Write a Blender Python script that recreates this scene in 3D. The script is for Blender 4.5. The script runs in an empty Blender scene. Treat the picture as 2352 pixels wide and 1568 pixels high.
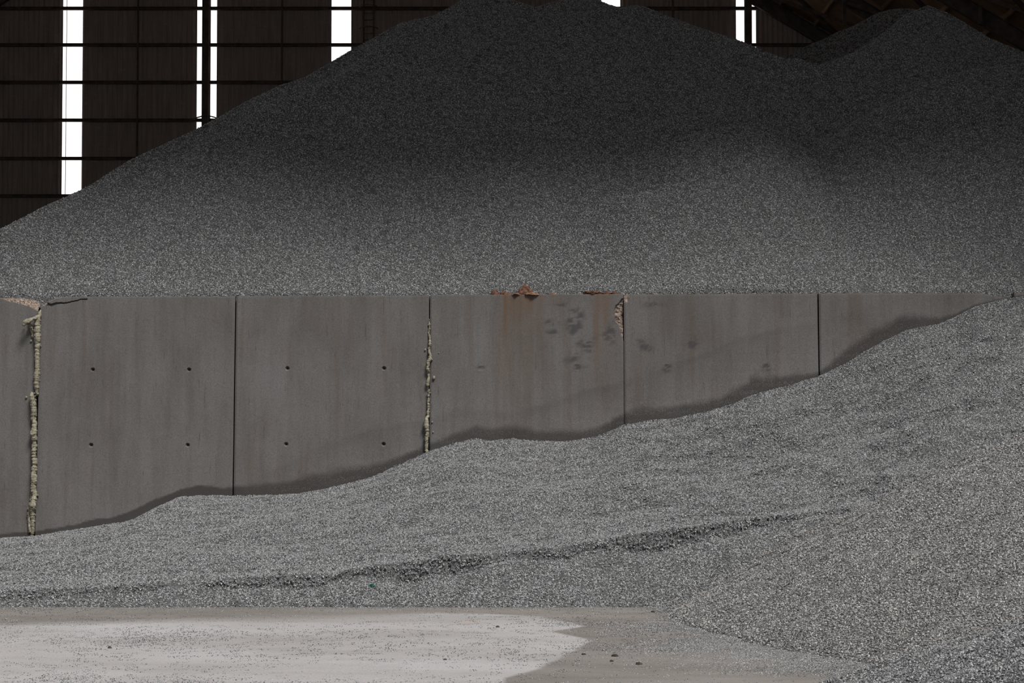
import bpy, math, random
import numpy as np
from mathutils import Vector, Matrix

random.seed(7)
RNG = np.random.default_rng(7)
scene = bpy.context.scene
COL = scene.collection

# ---------------------------------------------------------------- camera
F = 4573.0                     # focal length in pixels of the 2352 px wide frame
EYE = 1.7
TILT = math.atan(186.0 / F)
cam_d = bpy.data.cameras.new('camera')
cam_d.sensor_width = 36.0
cam_d.lens = 36.0 * F / 2352.0
cam_d.clip_end = 600
cam = bpy.data.objects.new('camera', cam_d)
COL.objects.link(cam)
cam.location = (0, 0, EYE)
cam.rotation_euler = (math.radians(90) + TILT, 0, 0)
scene.camera = cam

# ---------------------------------------------------------------- sky, sun, exposure
SKY = 0.52
SUN = 5.1
world = bpy.data.worlds.new('sky')
scene.world = world
world.use_nodes = True
wn = world.node_tree.nodes
bg = wn['Background']
bg.inputs['Color'].default_value = (0.95, 0.97, 1.0, 1)
bg.inputs['Strength'].default_value = SKY
# extra brightness added to the sky behind the hall so the strips show white
wl = world.node_tree.links
w_tc = wn.new('ShaderNodeTexCoord'); w_sx = wn.new('ShaderNodeSeparateXYZ'); wl.new(w_tc.outputs['Generated'], w_sx.inputs[0])
w_r = wn.new('ShaderNodeMapRange'); w_r.interpolation_type = 'SMOOTHSTEP'
w_r.inputs[1].default_value = 0.5; w_r.inputs[2].default_value = 0.95; w_r.inputs[3].default_value = SKY; w_r.inputs[4].default_value = 2.2
wl.new(w_sx.outputs['Y'], w_r.inputs[0]); wl.new(w_r.outputs[0], bg.inputs['Strength'])
sun_d = bpy.data.lights.new('sun', 'SUN')
sun_d.energy = SUN
sun_d.angle = math.radians(20)
sun_d.color = (1.0, 0.97, 0.94)
sun = bpy.data.objects.new('sun', sun_d)
COL.objects.link(sun)
sv = Vector((0.33, -0.56, 1.0)).normalized()
sun.rotation_euler = sv.to_track_quat('Z', 'Y').to_euler()
sun.location = (10, -20, 30)
scene.view_settings.view_transform = 'Standard'
scene.view_settings.look = 'None'
scene.view_settings.gamma = 1
scene.view_settings.use_curve_mapping = False
scene.view_settings.exposure = -0.10

# hall dimensions
BACK = 88.0
FRONT = 19.0
SHADE_EDGE_H = 18.7  # height of the added front wall's lower edge, sets where its shade falls
RIDGE_X, PITCH = -6.0, 0.60
EAVE_R, EAVE_L = 24.0, -36.0
def roof_z(x):
    return 31.1 - PITCH * abs(x - RIDGE_X)

# ---------------------------------------------------------------- helpers
def ray(px, py):
    a, b = (px - 1176.0) / F, (784.0 - py) / F
    c, s = math.cos(TILT), math.sin(TILT)
    return np.array([a, c - b * s, s + b * c])
def at_y(px, py, Y):
    r = ray(px, py); t = Y / r[1]
    return np.array([r[0] * t, Y, EYE + r[2] * t])
def at_z(px, py, z=0.0):
    r = ray(px, py); t = (z - EYE) / r[2]
    return np.array([r[0] * t, r[1] * t, z])
LEAN = 0.061
WALL_Y = 25.42
def on_wall(px, py, off=0.0):                 # a point of the leaning face of the concrete wall
    r = ray(px, py)
    t = (WALL_Y + LEAN * EYE) / (r[1] - LEAN * r[2])
    p = np.array([r[0] * t, r[1] * t, EYE + r[2] * t])
    p[1] -= off
    return p
def wall_front(z):
    return WALL_Y + LEAN * z

class Noise:
    def __init__(self, seed):
        self.t = np.random.default_rng(seed).random((256, 256))
    def one(self, x, y):
        xi = np.floor(x).astype(int); yi = np.floor(y).astype(int)
        fx = x - xi; fy = y - yi
        fx = fx * fx * (3 - 2 * fx); fy = fy * fy * (3 - 2 * fy)
        a = self.t[xi & 255, yi & 255]; b = self.t[(xi + 1) & 255, yi & 255]
        c = self.t[xi & 255, (yi + 1) & 255]; d = self.t[(xi + 1) & 255, (yi + 1) & 255]
        return (a * (1 - fx) + b * fx) * (1 - fy) + (c * (1 - fx) + d * fx) * fy * 1.0
    def fbm(self, x, y, o=4):
        x = np.asarray(x, float); y = np.asarray(y, float)
        r = 0; amp = 1; tot = 0
        for k in range(o):
            r = r + amp * (self.one(x * 2 ** k + 17 * k, y * 2 ** k + 31 * k) - 0.5)
            tot += amp; amp *= 0.5
        return r / tot * 2
N1, N2, N3 = Noise(1), Noise(2), Noise(3)

def smin(a, b, k):
    h = np.clip(0.5 + 0.5 * (b - a) / k, 0, 1)
    return b * (1 - h) + a * h - k * h * (1 - h)
def smax(a, b, k):
    return -smin(-a, -b, k)
def sstep(a, b, x):
    t = np.clip((x - a) / (b - a), 0, 1)
    return t * t * (3 - 2 * t)

def new_obj(name, me, parent=None, mats=()):
    o = bpy.data.objects.new(name, me)
    COL.objects.link(o)
    for m in mats: me.materials.append(m)
    if parent is not None: o.parent = parent
    return o
def mesh_np(name, V, Q, smooth=False):
    V = np.asarray(V, np.float32).reshape(-1, 3); Q = np.asarray(Q, np.int32)
    k = Q.shape[1]
    me = bpy.data.meshes.new(name)
    me.vertices.add(len(V)); me.vertices.foreach_set('co', V.ravel())
    me.loops.add(Q.size); me.loops.foreach_set('vertex_index', Q.ravel())
    me.polygons.add(len(Q)); me.polygons.foreach_set('loop_start', np.arange(len(Q), dtype=np.int32) * k)
    me.update(calc_edges=True)
    me.validate()
    me.polygons.foreach_set('use_smooth', [smooth] * len(me.polygons))
    return me
def grid_quads(nx, ny):
    i, j = np.meshgrid(np.arange(nx - 1), np.arange(ny - 1), indexing='ij')
    a = (i * ny + j).ravel()
    return np.stack([a, a + ny, a + ny + 1, a + 1], 1)
def attr(me, name, vals):
    a = me.attributes.new(name, 'FLOAT', 'POINT')
    a.data.foreach_set('value', np.asarray(vals, np.float32).ravel())

class MB:
    def __init__(s): s.v = []; s.f = []
    def add(s, v, f):
        b = len(s.v); s.v += [tuple(p) for p in v]; s.f += [tuple(b + i for i in q) for q in f]
    def box(s, x0, x1, y0, y1, z0, z1):
        s.add([(x0,y0,z0),(x1,y0,z0),(x1,y1,z0),(x0,y1,z0),(x0,y0,z1),(x1,y0,z1),(x1,y1,z1),(x0,y1,z1)],
              [(0,3,2,1),(4,5,6,7),(0,1,5,4),(1,2,6,5),(2,3,7,6),(3,0,4,7)])
    def bar(s, a, b, w, h, up=(0,0,1)):           # rectangular bar from a to b
        a = Vector(a); b = Vector(b); d = (b - a).normalized(); u = Vector(up)
        sd = d.cross(u).normalized(); u = sd.cross(d).normalized()
        vs = []
        for p in (a, b):
            for i, j in ((-1,-1),(1,-1),(1,1),(-1,1)):
                vs.append(p + sd * (w / 2 * i) + u * (h / 2 * j))
        s.add(vs, [(0,3,2,1),(4,5,6,7),(0,1,5,4),(1,2,6,5),(2,3,7,6),(3,0,4,7)])
    def ibeam(s, a, b, w, h, t=0.015, up=(0,0,1)):
        a = Vector(a); b = Vector(b); d = (b - a).normalized(); u = Vector(up)
        sd = d.cross(u).normalized(); u = sd.cross(d).normalized()
        s.bar(a, b, t, h, up); o = u * (h / 2)
        s.bar(a + o, b + o, w, t * 1.6, up); s.bar(a - o, b - o, w, t * 1.6, up)
    def build(s, name, mat, parent=None):
        me = bpy.data.meshes.new(name); me.from_pydata(s.v, [], s.f); me.update()
        return new_obj(name, me, parent, [mat] if mat else [])
def tag(o, label=None, cat=None, group=None, kind=None):
    if label: o['label'] = label
    if cat: o['category'] = cat
    if group: o['group'] = group
    if kind: o['kind'] = kind
    return o

# ---------------------------------------------------------------- materials
def mat(name):
    m = bpy.data.materials.new(name); m.use_nodes = True
    nt = m.node_tree
    return m, nt, nt.nodes['Principled BSDF']
def nd(nt, t, **kw):
    n = nt.nodes.new(t)
    for k, v in kw.items():
        if k in n.inputs: n.inputs[k].default_value = v
        else: setattr(n, k, v)
    return n
def ramp(nt, fac, stops):
    r = nt.nodes.new('ShaderNodeValToRGB')
    e = r.color_ramp.elements
    while len(e) < len(stops): e.new(0.5)
    for i, (p, c) in enumerate(stops):
        e[i].position = p
        e[i].color = (c, c, c, 1) if isinstance(c, (int, float)) else (*c, 1)
    nt.links.new(fac, r.inputs['Fac'])
    return r.outputs['Color']
def mix(nt, fac, a, b, mode='MIX'):
    m = nt.nodes.new('ShaderNodeMix'); m.data_type = 'RGBA'; m.blend_type = mode; m.clamp_result = False
    ia, ib, fc = m.inputs[6], m.inputs[7], m.inputs[0]
    for s, v in ((fc, fac), (ia, a), (ib, b)):
        if isinstance(v, (int, float)): s.default_value = v if s is fc else (v, v, v, 1)
        elif isinstance(v, tuple): s.default_value = (*v, 1)
        else: nt.links.new(v, s)
    return m.outputs[2]
def math_n(nt, op, a, b=0.0, clamp=False):
    m = nt.nodes.new('ShaderNodeMath'); m.operation = op; m.use_clamp = clamp
    for i, v in enumerate((a, b)):
        if isinstance(v, (int, float)): m.inputs[i].default_value = v
        else: nt.links.new(v, m.inputs[i])
    return m.outputs[0]
def coords(nt, scale=(1, 1, 1), rot=(0, 0, 0)):
    tc = nt.nodes.new('ShaderNodeTexCoord'); mp = nt.nodes.new('ShaderNodeMapping')
    mp.inputs['Scale'].default_value = scale; mp.inputs['Rotation'].default_value = rot
    nt.links.new(tc.outputs['Object'], mp.inputs['Vector'])
    return mp.outputs['Vector']
def noise(nt, vec, scale, detail=4, rough=0.55, lac=2.0):
    n = nd(nt, 'ShaderNodeTexNoise', Scale=scale, Detail=detail, Roughness=rough, Lacunarity=lac)
    nt.links.new(vec, n.inputs['Vector'])
    return n.outputs['Fac']
def attribute(nt, name):
    a = nt.nodes.new('ShaderNodeAttribute'); a.attribute_name = name
    return a.outputs['Fac']

# one crushed stone: value differs from stone to stone
def stone_material(name, tint, bright=0.66):
    m, nt, b = mat(name)
    v = ramp(nt, attribute(nt, 'tone'), [(0.0, 0.04 * bright), (0.22, 0.12 * bright), (0.58, 0.30 * bright), (0.93, 0.47 * bright), (0.994, 0.58 * bright), (1.0, 0.55)])
    c = mix(nt, 1.0, v, tint, 'MULTIPLY')
    nt.links.new(c, b.inputs['Base Color'])
    b.inputs['Roughness'].default_value = 0.55
    b.inputs['Specular IOR Level'].default_value = 0.5
    return m
# the packed stones below them, coloured dark to paint shade into the gaps
def bed_material(name, tint, cell, bright=0.68, fines=0.3):
    m, nt, b = mat(name)
    co = coords(nt)
    v = nd(nt, 'ShaderNodeTexVoronoi', Scale=1.0 / cell); nt.links.new(co, v.inputs['Vector'])
    sep = nt.nodes.new('ShaderNodeSeparateColor'); nt.links.new(v.outputs['Color'], sep.inputs['Color'])
    val = ramp(nt, sep.outputs['Red'], [(0, 0.06 * bright), (0.3, 0.13 * bright), (0.75, 0.27 * bright), (1, 0.42 * bright)])
    fine = math_n(nt, 'MULTIPLY', ramp(nt, noise(nt, co, 0.9, 5), [(0.45, 0), (0.62, 1)]), fines)
    val = mix(nt, fine, val, 0.30 * bright)
    nt.links.new(mix(nt, 1.0, val, tint, 'MULTIPLY'), b.inputs['Base Color'])
    bp = nd(nt, 'ShaderNodeBump', Strength=0.9, Distance=cell * 0.5)
    bp.invert = True
    nt.links.new(v.outputs['Distance'], bp.inputs['Height'])
    nt.links.new(bp.outputs['Normal'], b.inputs['Normal'])
    b.inputs['Roughness'].default_value = 0.8
    return m
GREY = (0.968, 0.982, 1.0)
TAN = (1.015, 1.0, 0.975)
M = {}
M['stone_grey'] = stone_material('stone_grey', GREY)
M['stone_tan'] = stone_material('stone_tan', TAN, 0.72)
M['bed_grey'] = bed_material('bed_grey', GREY, 0.013, 0.26)  # darker than its stones: gap shade put into the colour
M['bed_tan'] = bed_material('bed_tan', TAN, 0.013, 0.5)

def concrete_material():
    m, nt, b = mat('cast_concrete')
    co = coords(nt)
    streak = noise(nt, coords(nt, (4.5, 1, 0.35)), 1.6, 6, 0.6)
    cloud = noise(nt, coords(nt, (1.3, 1, 0.7)), 1.1, 6, 0.6)
    grain = noise(nt, co, 75, 4, 0.7)
    pore = nd(nt, 'ShaderNodeTexVoronoi', Scale=26); nt.links.new(co, pore.inputs['Vector'])
    base = ramp(nt, streak, [(0.30, (0.078, 0.072, 0.068)), (0.5, (0.104, 0.099, 0.096)), (0.70, (0.124, 0.119, 0.117))])
    base = mix(nt, 0.55, base, ramp(nt, cloud, [(0.33, (0.076, 0.066, 0.058)), (0.5, (0.102, 0.096, 0.092)), (0.67, (0.122, 0.118, 0.117))]))
    # brownish run marks
    run = math_n(nt, 'MULTIPLY', ramp(nt, noise(nt, coords(nt, (7, 1, 0.5)), 1.1, 5), [(0.54, 0), (0.66, 1)]), 0.38)
    base = mix(nt, run, base, (0.085, 0.066, 0.05))
    # short dark scratches
    scr = ramp(nt, noise(nt, coords(nt, (60, 1, 3.0)), 1.0, 3), [(0.66, 0), (0.74, 1)])
    base = mix(nt, math_n(nt, 'MULTIPLY', scr, 0.6), base, (0.04, 0.034, 0.03))
    base = mix(nt, 1.0, base, ramp(nt, grain, [(0.3, 0.72), (0.5, 1.0), (0.72, 1.25)]), 'MULTIPLY')
    base = mix(nt, ramp(nt, pore.outputs['Distance'], [(0.05, 0.75), (0.11, 0.0)]), base, (0.055, 0.05, 0.046))
    # rust runs, scuffs with painted hole shade, damp line, clinging stone dust, broken aggregate: masks carried by the panel
    rn = ramp(nt, noise(nt, coords(nt, (26, 1, 0.8)), 1.0, 4), [(0.3, 0.45), (0.7, 1.15)])
    base = mix(nt, math_n(nt, 'MULTIPLY', attribute(nt, 'rust'), rn, True), base, (0.095, 0.055, 0.030))
    base = mix(nt, attribute(nt, 'scuff_shade'), base, (0.045, 0.043, 0.044))
    base = mix(nt, attribute(nt, 'damp'), base, (0.032, 0.029, 0.028))
    sp = nd(nt, 'ShaderNodeTexVoronoi', Scale=135); nt.links.new(co, sp.inputs['Vector'])
    sps = nt.nodes.new('ShaderNodeSeparateColor'); nt.links.new(sp.outputs['Color'], sps.inputs['Color'])
    speck = math_n(nt, 'MULTIPLY', ramp(nt, sp.outputs['Distance'], [(0.22, 1), (0.34, 0)]), math_n(nt, 'LESS_THAN', sps.outputs['Red'], math_n(nt, 'MULTIPLY', attribute(nt, 'dust'), 0.9)))
    base = mix(nt, math_n(nt, 'MULTIPLY', speck, sps.outputs['Green']), base, (0.27, 0.255, 0.24))
    agg = nd(nt, 'ShaderNodeTexVoronoi', Scale=60); nt.links.new(co, agg.inputs['Vector'])
    ags = nt.nodes.new('ShaderNodeSeparateColor'); nt.links.new(agg.outputs['Color'], ags.inputs['Color'])
    aggc = ramp(nt, ags.outputs['Green'], [(0.0, (0.05, 0.042, 0.028)), (0.35, (0.17, 0.13, 0.105)), (1.0, (0.30, 0.235, 0.20))])
    base = mix(nt, attribute(nt, 'broken'), base, aggc)
    nt.links.new(base, b.inputs['Base Color'])
    bp = nd(nt, 'ShaderNodeBump', Strength=0.35, Distance=0.004)
    nt.links.new(mix(nt, 0.5, grain, pore.outputs['Distance']), bp.inputs['Height'])
    nt.links.new(bp.outputs['Normal'], b.inputs['Normal'])
    b.inputs['Roughness'].default_value = 0.88
    b.inputs['Specular IOR Level'].default_value = 0.25
    return m
M['concrete'] = concrete_material()

def simple(name, c1, c2, scale, rough=0.8, bump=0.0, detail=5, lo=0.35, hi=0.65, bdist=0.01, spec=0.3):
    m, nt, b = mat(name)
    co = coords(nt); n = noise(nt, co, scale, detail, 0.6)
    nt.links.new(ramp(nt, n, [(lo, c1), (hi, c2)]), b.inputs['Base Color'])
    b.inputs['Roughness'].default_value = rough
    b.inputs['Specular IOR Level'].default_value = spec
    if bump:
        bp = nd(nt, 'ShaderNodeBump', Strength=bump, Distance=bdist)
        nt.links.new(noise(nt, co, scale * 3, 5), bp.inputs['Height']); nt.links.new(bp.outputs['Normal'], b.inputs['Normal'])
    return m
M['foam'] = simple('expanding_foam', (0.13, 0.118, 0.082), (0.29, 0.265, 0.205), 22, 0.75, 0.6, bdist=0.006)
M['rust_lump'] = simple('rust_lump', (0.03, 0.012, 0.007), (0.17, 0.085, 0.055), 26, 0.9, 0.8, bdist=0.01)
M['ochre_lump'] = simple('ochre_lump', (0.09, 0.045, 0.026), (0.27, 0.165, 0.105), 30, 0.9, 0.6, bdist=0.008)
M['clod'] = simple('dark_clod', (0.025, 0.02, 0.016), (0.07, 0.055, 0.045), 40, 0.9, 0.6)
M['steel'] = simple('dark_steel', (0.13, 0.105, 0.09), (0.22, 0.18, 0.155), 3, 0.75)
M['steel_lit'] = simple('lit_brown_steel', (0.45, 0.31, 0.20), (0.70, 0.50, 0.34), 3, 0.7)  # lighter copy of the steel above, light put into its colour
M['roof'] = simple('roof_sheet', (0.42, 0.28, 0.18), (0.60, 0.42, 0.29), 1.5, 0.7)
M['green'] = simple('green_plastic', (0.0, 0.045, 0.03), (0.005, 0.11, 0.075), 30, 0.4)
M['red'] = simple('red_plastic', (0.22, 0.02, 0.03), (0.35, 0.06, 0.08), 30, 0.4)
M['orange'] = simple('orange_smear', (0.34, 0.20, 0.12), (0.50, 0.33, 0.22), 12, 0.9)

def cladding_material():
    m, nt, b = mat('shed_cladding')
    n = noise(nt, coords(nt, (6, 1, 0.5)), 1.0, 5)
    base = ramp(nt, n, [(0.3, (0.46, 0.40, 0.37)), (0.7, (0.66, 0.59, 0.55))])
    # light leaking at the sheet laps, painted as pale glints in short rows
    marks = noise(nt, coords(nt, (1.6, 1, 9)), 1.0, 4, 0.7)
    tick = noise(nt, coords(nt, (14, 1, 2)), 1.0, 3, 0.6)
    leak_glint = math_n(nt, 'MULTIPLY', ramp(nt, marks, [(0.56, 0), (0.68, 1)]), ramp(nt, tick, [(0.42, 0), (0.6, 1)]))
    base = mix(nt, math_n(nt, 'MULTIPLY', leak_glint, 0.7), base, (0.90, 0.78, 0.68))  # leaked light painted into the sheet colour
    nt.links.new(base, b.inputs['Base Color'])
    b.inputs['Roughness'].default_value = 0.85
    return m
M['cladding'] = cladding_material()

def pane_material():
    m, nt, b = mat('translucent_sheet')
    out = nt.nodes['Material Output']
    tl = nd(nt, 'ShaderNodeBsdfTranslucent'); tl.inputs['Color'].default_value = (0.9, 0.88, 0.86, 1)
    tr = nd(nt, 'ShaderNodeBsdfTransparent'); tr.inputs['Color'].default_value = (1, 0.98, 0.97, 1)
    ms = nt.nodes.new('ShaderNodeMixShader'); ms.inputs[0].default_value = 0.85
    nt.links.new(tl.outputs[0], ms.inputs[1]); nt.links.new(tr.outputs[0], ms.inputs[2])
    nt.links.new(ms.outputs[0], out.inputs['Surface'])
    return m
M['pane'] = pane_material()

# ---------------------------------------------------------------- floor: worn slab with a drift of pale stone dust
EDGE = [(1110,1600),(1165,1568),(1172,1556),(1245,1534),(1300,1505),(1358,1471),(1340,1464),(1276,1450),(1300,1445),(1345,1437),(1330,1431),
        (1262,1420),(1240,1414),(1130,1408),(1000,1405),(870,1409),(700,1414),(540,1416),(380,1420),(150,1427),(0,1432),(-300,1436)]
def floor_mesh():
    xs = np.concatenate([np.linspace(-60, -5.2, 30), np.arange(-5, 5.2, 0.035), np.linspace(5.3, 60, 30)])
    ys = np.concatenate([np.linspace(-40, 12, 20), np.arange(12.1, 20.5, 0.03), np.linspace(20.7, 130, 40)])
    X, Y = np.meshgrid(xs, ys, indexing='ij')
    Z = 0.004 * N1.fbm(X * 0.8, Y * 0.8, 3)
    me = mesh_np('floor', np.stack([X, Y, Z], -1), grid_quads(len(xs), len(ys)))
    poly = np.array([at_z(*p)[:2] for p in EDGE])
    poly = np.concatenate([poly, [[-30, poly[-1][1]], [-30, 5], [poly[0][0] - 1.0, 5]]])
    Xw = X + 0.04 * N2.fbm(X * 3, Y * 3, 4); Yw = Y + 0.05 * N3.fbm(X * 1.2, Y * 3, 4)
    dist = np.full(X.shape, 1e9); inside = np.zeros(X.shape, bool)
    for a, b in zip(poly, np.roll(poly, -1, 0)):
        dx, dy = b - a
        t = np.clip(((Xw - a[0]) * dx + (Yw - a[1]) * dy) / (dx * dx + dy * dy + 1e-9), 0, 1)
        dist = np.minimum(dist, np.hypot(Xw - a[0] - t * dx, Yw - a[1] - t * dy))
        c = (a[1] > Yw) != (b[1] > Yw)
        inside ^= c & (Xw < (b[0] - a[0]) * (Yw - a[1]) / (b[1] - a[1] + 1e-12) + a[0])
    sd = np.where(inside, dist, -dist)
    soft = 0.035 + 0.55 * sstep(0.5, -2.5, X) * sstep(16.2, 17.0, Y)
    attr(me, 'dust', sstep(-soft * 0.3, soft, sd))
    sm = np.zeros(X.shape)
    for px, py, wx, wy in ((1085, 1425, 0.075, 0.05), (1072, 1433, 0.045, 0.04)):
        p = at_z(px, py); sm = np.maximum(sm, sstep(1.3, 0.5, np.hypot((X - p[0]) / wx, (Y - p[1]) / wy)))
    attr(me, 'smear', sm)
    return me
def floor_material():
    m, nt, b = mat('dusty_slab')
    co = coords(nt)
    n1 = noise(nt, coords(nt, (0.5, 1.6, 1)), 1.2, 6, 0.6); n2 = noise(nt, co, 60, 4, 0.7); n3 = noise(nt, coords(nt, (0.5, 1.4, 1)), 0.8, 5)
    dark = ramp(nt, n1, [(0.3, (0.125, 0.114, 0.104)), (0.5, (0.16, 0.147, 0.137)), (0.72, (0.195, 0.182, 0.175))])
    pale = ramp(nt, n3, [(0.3, (0.245, 0.235, 0.228)), (0.5, (0.295, 0.287, 0.287)), (0.7, (0.325, 0.32, 0.325))])
    c = mix(nt, attribute(nt, 'dust'), dark, pale)
    c = mix(nt, math_n(nt, 'MULTIPLY', attribute(nt, 'smear'), 0.6), c, (0.30, 0.17, 0.09))
    patch = ramp(nt, noise(nt, coords(nt, (0.8, 1.3, 1), (0, 0, 0.4)), 1.0, 6, 0.65), [(0.48, 0), (0.66, 1)])
    c = mix(nt, math_n(nt, 'MULTIPLY', patch, 0.35), c, (0.20, 0.192, 0.183))
    c = mix(nt, 1.0, c, ramp(nt, noise(nt, coords(nt, (1, 1, 1)), 140, 3, 0.8), [(0.3, 0.8), (0.5, 1.0), (0.7, 1.15)]), 'MULTIPLY')
    c = mix(nt, 1.0, c, ramp(nt, n2, [(0.28, 0.78), (0.5, 1.0), (0.72, 1.15)]), 'MULTIPLY')
    nt.links.new(c, b.inputs['Base Color'])
    bp = nd(nt, 'ShaderNodeBump', Strength=0.4, Distance=0.006)
    nt.links.new(noise(nt, co, 35, 5, 0.7), bp.inputs['Height']); nt.links.new(bp.outputs['Normal'], b.inputs['Normal'])
    b.inputs['Roughness'].default_value = 0.9
    b.inputs['Specular IOR Level'].default_value = 0.15
    return m
M['floor'] = floor_material()
floor = new_obj('floor', floor_mesh(), None, [M['floor']])
tag(floor, kind='structure')

# ---------------------------------------------------------------- hall shell
# rear wall of profiled sheets with tall translucent strips, seen over the heaps
STRIPS = [(143,188), (452,467), (483,497), (761,806), (1072,1116), (1382,1425), (1691.5,1710.5), (1724.5,1737)]
def X_at_back(px): return float(at_y(px, 300, BACK)[0])
holes = sorted((X_at_back(a), X_at_back(b)) for a, b in STRIPS)
Z_SILL = float(at_y(165, 447, BACK)[2])
def corrugated(x0, x1, z0, ztop, y, pitch=0.22, depth=0.05):
    n = max(2, int((x1 - x0) / pitch * 6)); xs = np.linspace(x0, x1, n)
    ph = (xs / pitch) % 1.0
    yy = y - depth * np.clip(np.minimum(ph, 1 - ph) * 4 - 0.5, 0, 1)
    zt = ztop(xs) if callable(ztop) else np.full(n, ztop)
    V = np.concatenate([np.stack([xs, yy, np.full(n, z0)], 1), np.stack([xs, yy, zt], 1)])
    i = np.arange(n - 1)
    return V, np.stack([i, i + 1, i + 1 + n, i + n], 1)
Vs, Qs, base_i = [], [], 0
def add_piece(V, Q):
    global base_i
    Vs.append(V); Qs.append(Q + base_i); base_i += len(V)
rz = lambda xs: 31.1 - PITCH * np.abs(xs - RIDGE_X)
add_piece(*corrugated(EAVE_L, EAVE_R, 0.0, Z_SILL, BACK))
edges = [EAVE_L] + [v for h in holes for v in h] + [EAVE_R]
for k in range(0, len(edges), 2):
    add_piece(*corrugated(edges[k], edges[k + 1], Z_SILL, rz, BACK))
w = new_obj('wall_back', mesh_np('wall_back', np.concatenate(Vs), np.concatenate(Qs)), None, [M['cladding']]); tag(w, kind='structure')
for k, (a, b) in enumerate(holes):
    mb = MB(); zt = min(roof_z(a), roof_z(b)) - 0.05
    mb.box(a - 0.02, b + 0.02, BACK + 0.03, BACK + 0.045, Z_SILL, zt)
    p = mb.build('window_%d' % (k + 1), M['pane']); tag(p, kind='structure')
    if k == 0:
        mb = MB(); xo = a + 0.155
        mb.box(xo - 0.012, xo + 0.012, BACK + 0.0, BACK + 0.03, Z_SILL, zt); mb.build('sheet_lap', M['steel_lit'], p)
# girts (horizontal rails) and columns
tr = 0
for py in (18, 102, 188, 275, 363, 449, 536, 623):
    z = float(at_y(300, py, BACK - 0.3)[2]); tr += 1
    mb = MB(); mb.ibeam((EAVE_L, BACK - 0.16, z), (EAVE_R, BACK - 0.16, z), 0.16, 0.11, 0.02)
    tag(mb.build('trim_%d' % tr, M['steel']), kind='structure')
for px in (-146, 475, 1094, 1717, 2330):
    x = X_at_back(px); tr += 1
    mb = MB(); mb.ibeam((x, BACK - 0.42, 0), (x, BACK - 0.42, roof_z(x)), 0.30, 0.3, 0.02, up=(0, 1, 0))
    tag(mb.build('trim_%d' % tr, M['steel']), kind='structure')
for px in (317, 648, 1545, 1870):
    x = X_at_back(px); tr += 1
    mb = MB(); mb.bar((x, BACK - 0.2, 0), (x, BACK - 0.2, roof_z(x)), 0.06, 0.1, up=(0, 1, 0))
    tag(mb.build('trim_%d' % tr, M['steel']), kind='structure')
# slack cable arching over the double strip
mb = MB(); pts = [at_y(440 + 7.5 * i, 275 - 9 * math.sin(math.pi * i / 9), BACK - 0.7) for i in range(10)]
for p, q in zip(pts[:-1], pts[1:]): mb.bar(p, q, 0.05, 0.05)
tag(mb.build('cable', M['steel']), 'thin black cable arching across the double lit strip of the rear wall', 'cable')

# side walls
for nm, x in (('wall_left', EAVE_L), ('wall_right', EAVE_R)):
    mb = MB(); mb.box(x - 0.1, x + 0.1, FRONT, BACK, 0, roof_z(x)); tag(mb.build(nm, M['cladding']), kind='structure')
# front gable, unseen: added so its lower edge shades the upper heap
mb = MB()
OX0, OX1 = -22.0, 11.3
def shade_gable(x0, x1, z0):
    n = 2 if not (x0 < RIDGE_X < x1) else 3
    xs = [x0, x1] if n == 2 else [x0, RIDGE_X, x1]
    for a, b in zip(xs[:-1], xs[1:]):
        v = [(a, FRONT, z0), (b, FRONT, z0), (b, FRONT, roof_z(b)), (a, FRONT, roof_z(a))]
        v += [(p[0], FRONT + 0.15, p[2]) for p in v]
        mb.add(v, [(0,1,2,3),(7,6,5,4),(0,4,5,1),(1,5,6,2),(2,6,7,3),(3,7,4,0)])
shade_gable(EAVE_L, OX0, 0); shade_gable(OX0, OX1, SHADE_EDGE_H); shade_gable(OX1, EAVE_R, 0)
tag(mb.build('wall_front', M['cladding']), kind='structure')  # unseen wall added to shape the light on the heaps
# roof sheets
mb = MB()
for x0, x1 in ((EAVE_L - 0.3, RIDGE_X), (RIDGE_X, EAVE_R + 0.3)):
    v = [(x0, FRONT, roof_z(x0)), (x1, FRONT, roof_z(x1)), (x1, BACK + 0.2, roof_z(x1)), (x0, BACK + 0.2, roof_z(x0))]
    v += [(p[0], p[1], p[2] + 0.12) for p in v]
    mb.add(v, [(3,2,1,0),(4,5,6,7),(0,1,5,4),(1,2,6,5),(2,3,7,6),(3,0,4,7)])
tag(mb.build('ceiling', M['roof']), kind='structure')
# rafters, each one beam, and purlins
for y in (87.6, 80.0, 72.6, 65.0, 57.5):
    tr += 1; mb = MB()
    for sgn, xe in ((1, EAVE_R), (-1, EAVE_L)):
        mb.ibeam((RIDGE_X, y, roof_z(RIDGE_X) - 0.55), (xe, y, roof_z(xe) - 0.55), 0.24, 0.55, 0.02)
    tag(mb.build('trim_%d' % tr, M['steel']), kind='structure')
for x in np.arange(1.0, EAVE_R, 1.55):
    tr += 1; mb = MB(); z = roof_z(x) - 0.14
    mb.bar((x, 50, z), (x, BACK, z), 0.07, 0.2)
    tag(mb.build('trim_%d' % tr, M['steel_lit']), kind='structure')
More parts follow.
